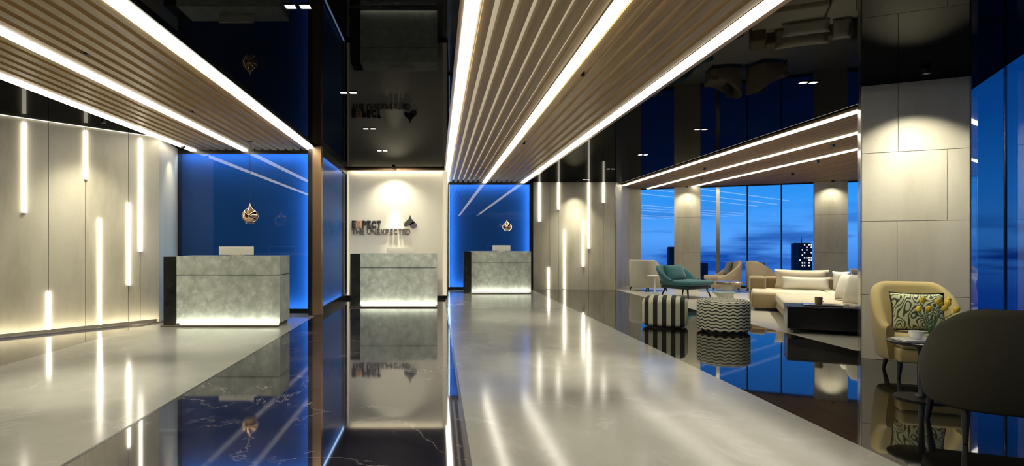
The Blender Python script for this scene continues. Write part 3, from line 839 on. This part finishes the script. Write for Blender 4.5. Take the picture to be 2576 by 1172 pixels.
cushion('dark cushion in the beige corner armchair', (5.78, 16.55, .435), 1.95, .3, .42, .4, .14, 'charcoal_fabric')
cushion('dark cushion in the left-turned brown armchair', (7.98, 16.35, .435), -1.75, .3, .42, .40, .14, 'charcoal_fabric')
cushion('dark cushion in the right-turned brown armchair', (8.62, 15.9, .435), 1.75, .3, .42, .40, .14, 'charcoal_fabric')
t = thing('side_table', 'small white side table between the beige and teal chairs', 'table', (5.68, 15.55, 0))
lathe('table_top', [(.19, .44), (.20, .45), (.20, .475), (.19, .48)], 'white_ceramic', t, 32)
lathe('pedestal', [(.03, .012), (.025, .44)], 'white_ceramic', t, 16); lathe('base', [(.14, 0), (.14, .012)], 'white_ceramic', t, 28)

# teal lounge chair
tr = thing('lounge_chair', 'low teal lounge chair with dark splayed legs', 'lounge chair', (6.0, 14.55, 0), .55)
tub_shell('back_shell', 1.0, .86, .33, .44, .76, .10, 1.75, 'teal_fabric', tr, .16, k=1.5)
box('seat_cushion', -.47, .47, -.52, .34, .30, .42, 'teal_fabric', tr, .05, 4)
box('seat_frame', -.44, .44, -.46, .32, .22, .30, 'dark_teal', tr, .03, 2)
o = pillow('back_cushion', .74, .44, .2, 'teal_fabric', tr); o.location = (-.02, .22, .58); o.rotation_euler = (-.35, 0, 0)
for sx_ in (-1, 1):
    leg(tr, sx_*.36, -.38, .24, sx_*.07, -.07); leg(tr, sx_*.34, .24, .24, sx_*.07, .08)

# poufs
def pouf(name, label, loc, rz, w, h, mat, power, rb):
    r = thing(name, label, 'pouf', (*loc, 0), rz, 'patterned poufs')
    v, f = [], []; seg = 48; prof = []
    for i in range(7): t_ = i/6*PI/2; prof.append((1-(rb/ (w/2))*(1-math.sin(t_)), .02+rb*(1-math.cos(t_))*.6))
    for i in range(9): t_ = i/8*PI/2; prof.append((1-(rb/(w/2))*(1-math.cos(t_)), h-rb*(1-math.sin(t_))))
    prof.append((.55, h+.012)); prof.append((.02, h+.02))
    for s_, z in prof:
        for i in range(seg):
            a = 2*PI*i/seg; den = (abs(math.cos(a))**power+abs(math.sin(a))**power)**(1/power)
            v.append((w/2*s_*math.cos(a)/den, w/2*s_*math.sin(a)/den, z))
    m = len(prof)
    for j in range(m-1):
        for i in range(seg):
            k_ = (i+1) % seg; f.append((j*seg+i, j*seg+k_, (j+1)*seg+k_, (j+1)*seg+i))
    f.append(tuple(range(seg))); f.append(tuple((m-1)*seg+i for i in range(seg)))
    pyd('cover', v, f, mat, r, True)
    lathe('base', [(w*.42, 0), (w*.42, .024)], 'black_trim', r, 32)
pouf('pouf', 'pouf with black and cream vertical stripes on the dark floor', (3.57, 9.35), -.42, .66, .46, 'stripe_fabric', 4.0, .09)
pouf('pouf', 'round pouf with black and cream zigzag lines on the dark floor', (4.22, 8.80), 0, .72, .47, 'zigzag_fabric', 2.0, .06)

# sofa group, in the rotated frame of the window wall
so = Vector((5.05, 8.60)); ua = -math.atan2(.43, .9)
U, V = Vector((math.cos(ua), math.sin(ua))), Vector((-math.sin(ua), math.cos(ua)))
def uv(u, v): q_ = so+U*u+V*v; return (q_.x, q_.y)
sf = thing('sofa', 'large cream L-shaped sofa with brown back in the lounge', 'sofa', (*so, 0), ua)
def sbox(nm, u0, u1, v0, v1, z0, z1, m, b=.03, s=3): return box(nm, u0, u1, v0, v1, z0, z1, m, sf, b, s)
sbox('chaise_base', .08, 1.3, .62, 3.05, .06, .20, 'brown_fabric', .02)
sbox('chaise_cushion', .06, 1.28, .60, 3.04, .20, .36, 'cream_fabric', .04)
sbox('seat_base', -.3, 2.0, 3.08, 4.55, .06, .20, 'brown_fabric', .02)
sbox('seat_base', -.34, .5, 3.07, 3.3, .08, .34, 'brown_fabric', .03)
sbox('seat_cushion', -.3, .98, 3.32, 4.5, .20, .36, 'cream_fabric', .04)
sbox('seat_cushion', 1.0, 2.0, 3.08, 4.5, .20, .36, 'cream_fabric', .04)
sbox('arm_rest', -.32, -.02, 4.2, 4.86, .06, .60, 'brown_fabric', .05)
sbox('backrest', -.01, 2.05, 4.52, 4.86, .06, .60, 'brown_fabric', .05)
sbox('backrest', 1.31, 1.52, .62, 3.0, .06, .66, 'brown_fabric', .05)
sbox('plinth', -.28, 1.98, 3.2, 4.7, 0, .06, 'black_trim', 0, 1)
sbox('plinth', .14, 1.25, .7, 3.1, 0, .06, 'black_trim', 0, 1)
bn = thing('console_bench', 'long black low bench along the near end of the cream sofa', 'bench', (*so, 0), ua)
box('body', 0, 1.5, 0, .56, .07, .365, 'black_trim', bn, .006)
box('top_panel', -.005, 1.505, -.005, .565, .366, .392, 'black_metal', bn, .004)
for a, b in ((.12, .1), (1.38, .1), (.12, .46), (1.38, .46)): box('foot', a-.04, a+.04, b-.04, b+.04, 0, .07, 'black_metal', bn)
x, y = uv(.42, .3); c = thing('mug', 'brown mug on the black bench', 'cup', (x, y, .4125))
cb_ = lathe('mug_body', [(.04, 0), (.046, .01), (.05, .10), (.044, .10), (.04, .014), (.01, .012)], 'brown_fabric', c, 24)
tube('handle', [(.046, 0, .08), (.075, 0, .075), (.075, 0, .035), (.044, 0, .03)], .006, 'brown_fabric', cb_, 8)
s = thing('serving_tray', 'grey tray under the mug on the black bench', 'tray', (*uv(.46, .3), .3925), ua)
box('plate', -.24, .24, -.14, .14, 0, .012, 'charcoal_fabric', s, .003); box('rim', -.245, .245, -.145, .145, .0125, .019, 'steel', s, .002)
s = thing('book', 'pale book lying on the right of the black bench', 'book', (*uv(.95, .28), .3925), ua+.2)
bk_ = box('cover', -.14, .14, -.10, .10, 0, .028, 'light_fabric', s, .003); box('pages', -.136, .142, -.097, .097, .004, .024, 'white_ceramic', bk_)
cushion('wide cream back cushion on the sofa', (*uv(.62, 4.36), .37), ua, .15, .98, .40, .22, 'cream_fabric')
cushion('wide pale lumbar pillow in front of the cream back cushion', (*uv(.66, 4.02), .38), ua, .3, .84, .26, .17, 'light_fabric')
cushion('big pale cushion leaning at the near right of the sofa', (*uv(1.02, .98), .362), ua-PI/2+.45, .3, .52, .48, .2, 'light_fabric')
cushion('pale cushion leaning behind the big one on the sofa', (*uv(1.0, 1.75), .362), ua-PI/2+.35, .3, .50, .46, .18, 'light_fabric')
cushion('dark cushion in the far corner of the sofa', (*uv(1.66, 4.3), .362), ua, .2, .42, .46, .16, 'charcoal_fabric')
cushion('small white cushion beside the dark one in the sofa corner', (*uv(1.29, 4.2), .362), ua, .25, .30, .40, .14, 'light_fabric')

# tables of the lounge
t = thing('coffee_table', 'low round glass coffee table on a flared cream foot', 'table', (5.5, 11.45, 0))
lathe('table_top', [(.44, .372), (.45, .376), (.45, .384), (.44, .388)], 'table_glass', t, 48)
lathe('pedestal', [(.20, 0), (.17, .02), (.07, .12), (.06, .17), (.10, .27), (.21, .365), (.21, .3715)], 'white_plastic', t, 32)
t = thing('side_table', 'round beige drum-footed side table behind the zigzag pouf', 'table', (6.08, 12.45, 0))
lathe('table_top', [(.27, .45), (.29, .465), (.29, .50), (.28, .51)], 'champagne', t, 40)
lathe('pedestal', [(.16, 0), (.15, .02), (.09, .20), (.09, .32), (.13, .449)], 'white_plastic', t, 28)

# ================================================================== city beyond the glass
def tower(px0, px1, pytop, Y, label, lit, name='tower', mast=False):
    x0, x1, zt = fx(px0, Y), fx(px1, Y), fz(pytop, Y)
    w = (x1-x0)/2; hgt = zt+80
    r = thing(name, label, 'building', ((x0+x1)/2, Y, -80))
    box('shaft', -w, w, 0, 2*w, 0, hgt, 'tower_wall', r)
    box('roof_crown', -w*.8, w*.8, w*.2, w*1.8, hgt, hgt+.6, 'tower_wall', r)
    if mast: tube('mast', [(0, w, hgt), (0, w, hgt+17*Y/F)], [.5, .15], 'tower_wall', r, 6)
    rg = random.Random(5)
    for i in range(6):
        for j in range(9):
            if rg.random() < lit:
                a = -w+2*w*(i+.25)/6; b = hgt-2*w*(j+.8)/5.2
                box('lit_window', a, a+w*.16, -.06, 0, b, b+w*.2, 'lit_window', r)
tower(2010, 2044, 612, 900, 'dark tower with lit windows and a mast in the middle window', .4, mast=True)
tower(1684, 1699, 622, 700, 'slim dark tower at the edge of the first lounge window', 0)
tower(1765, 1781, 663, 700, 'low dark block at the left of the middle window', 0)
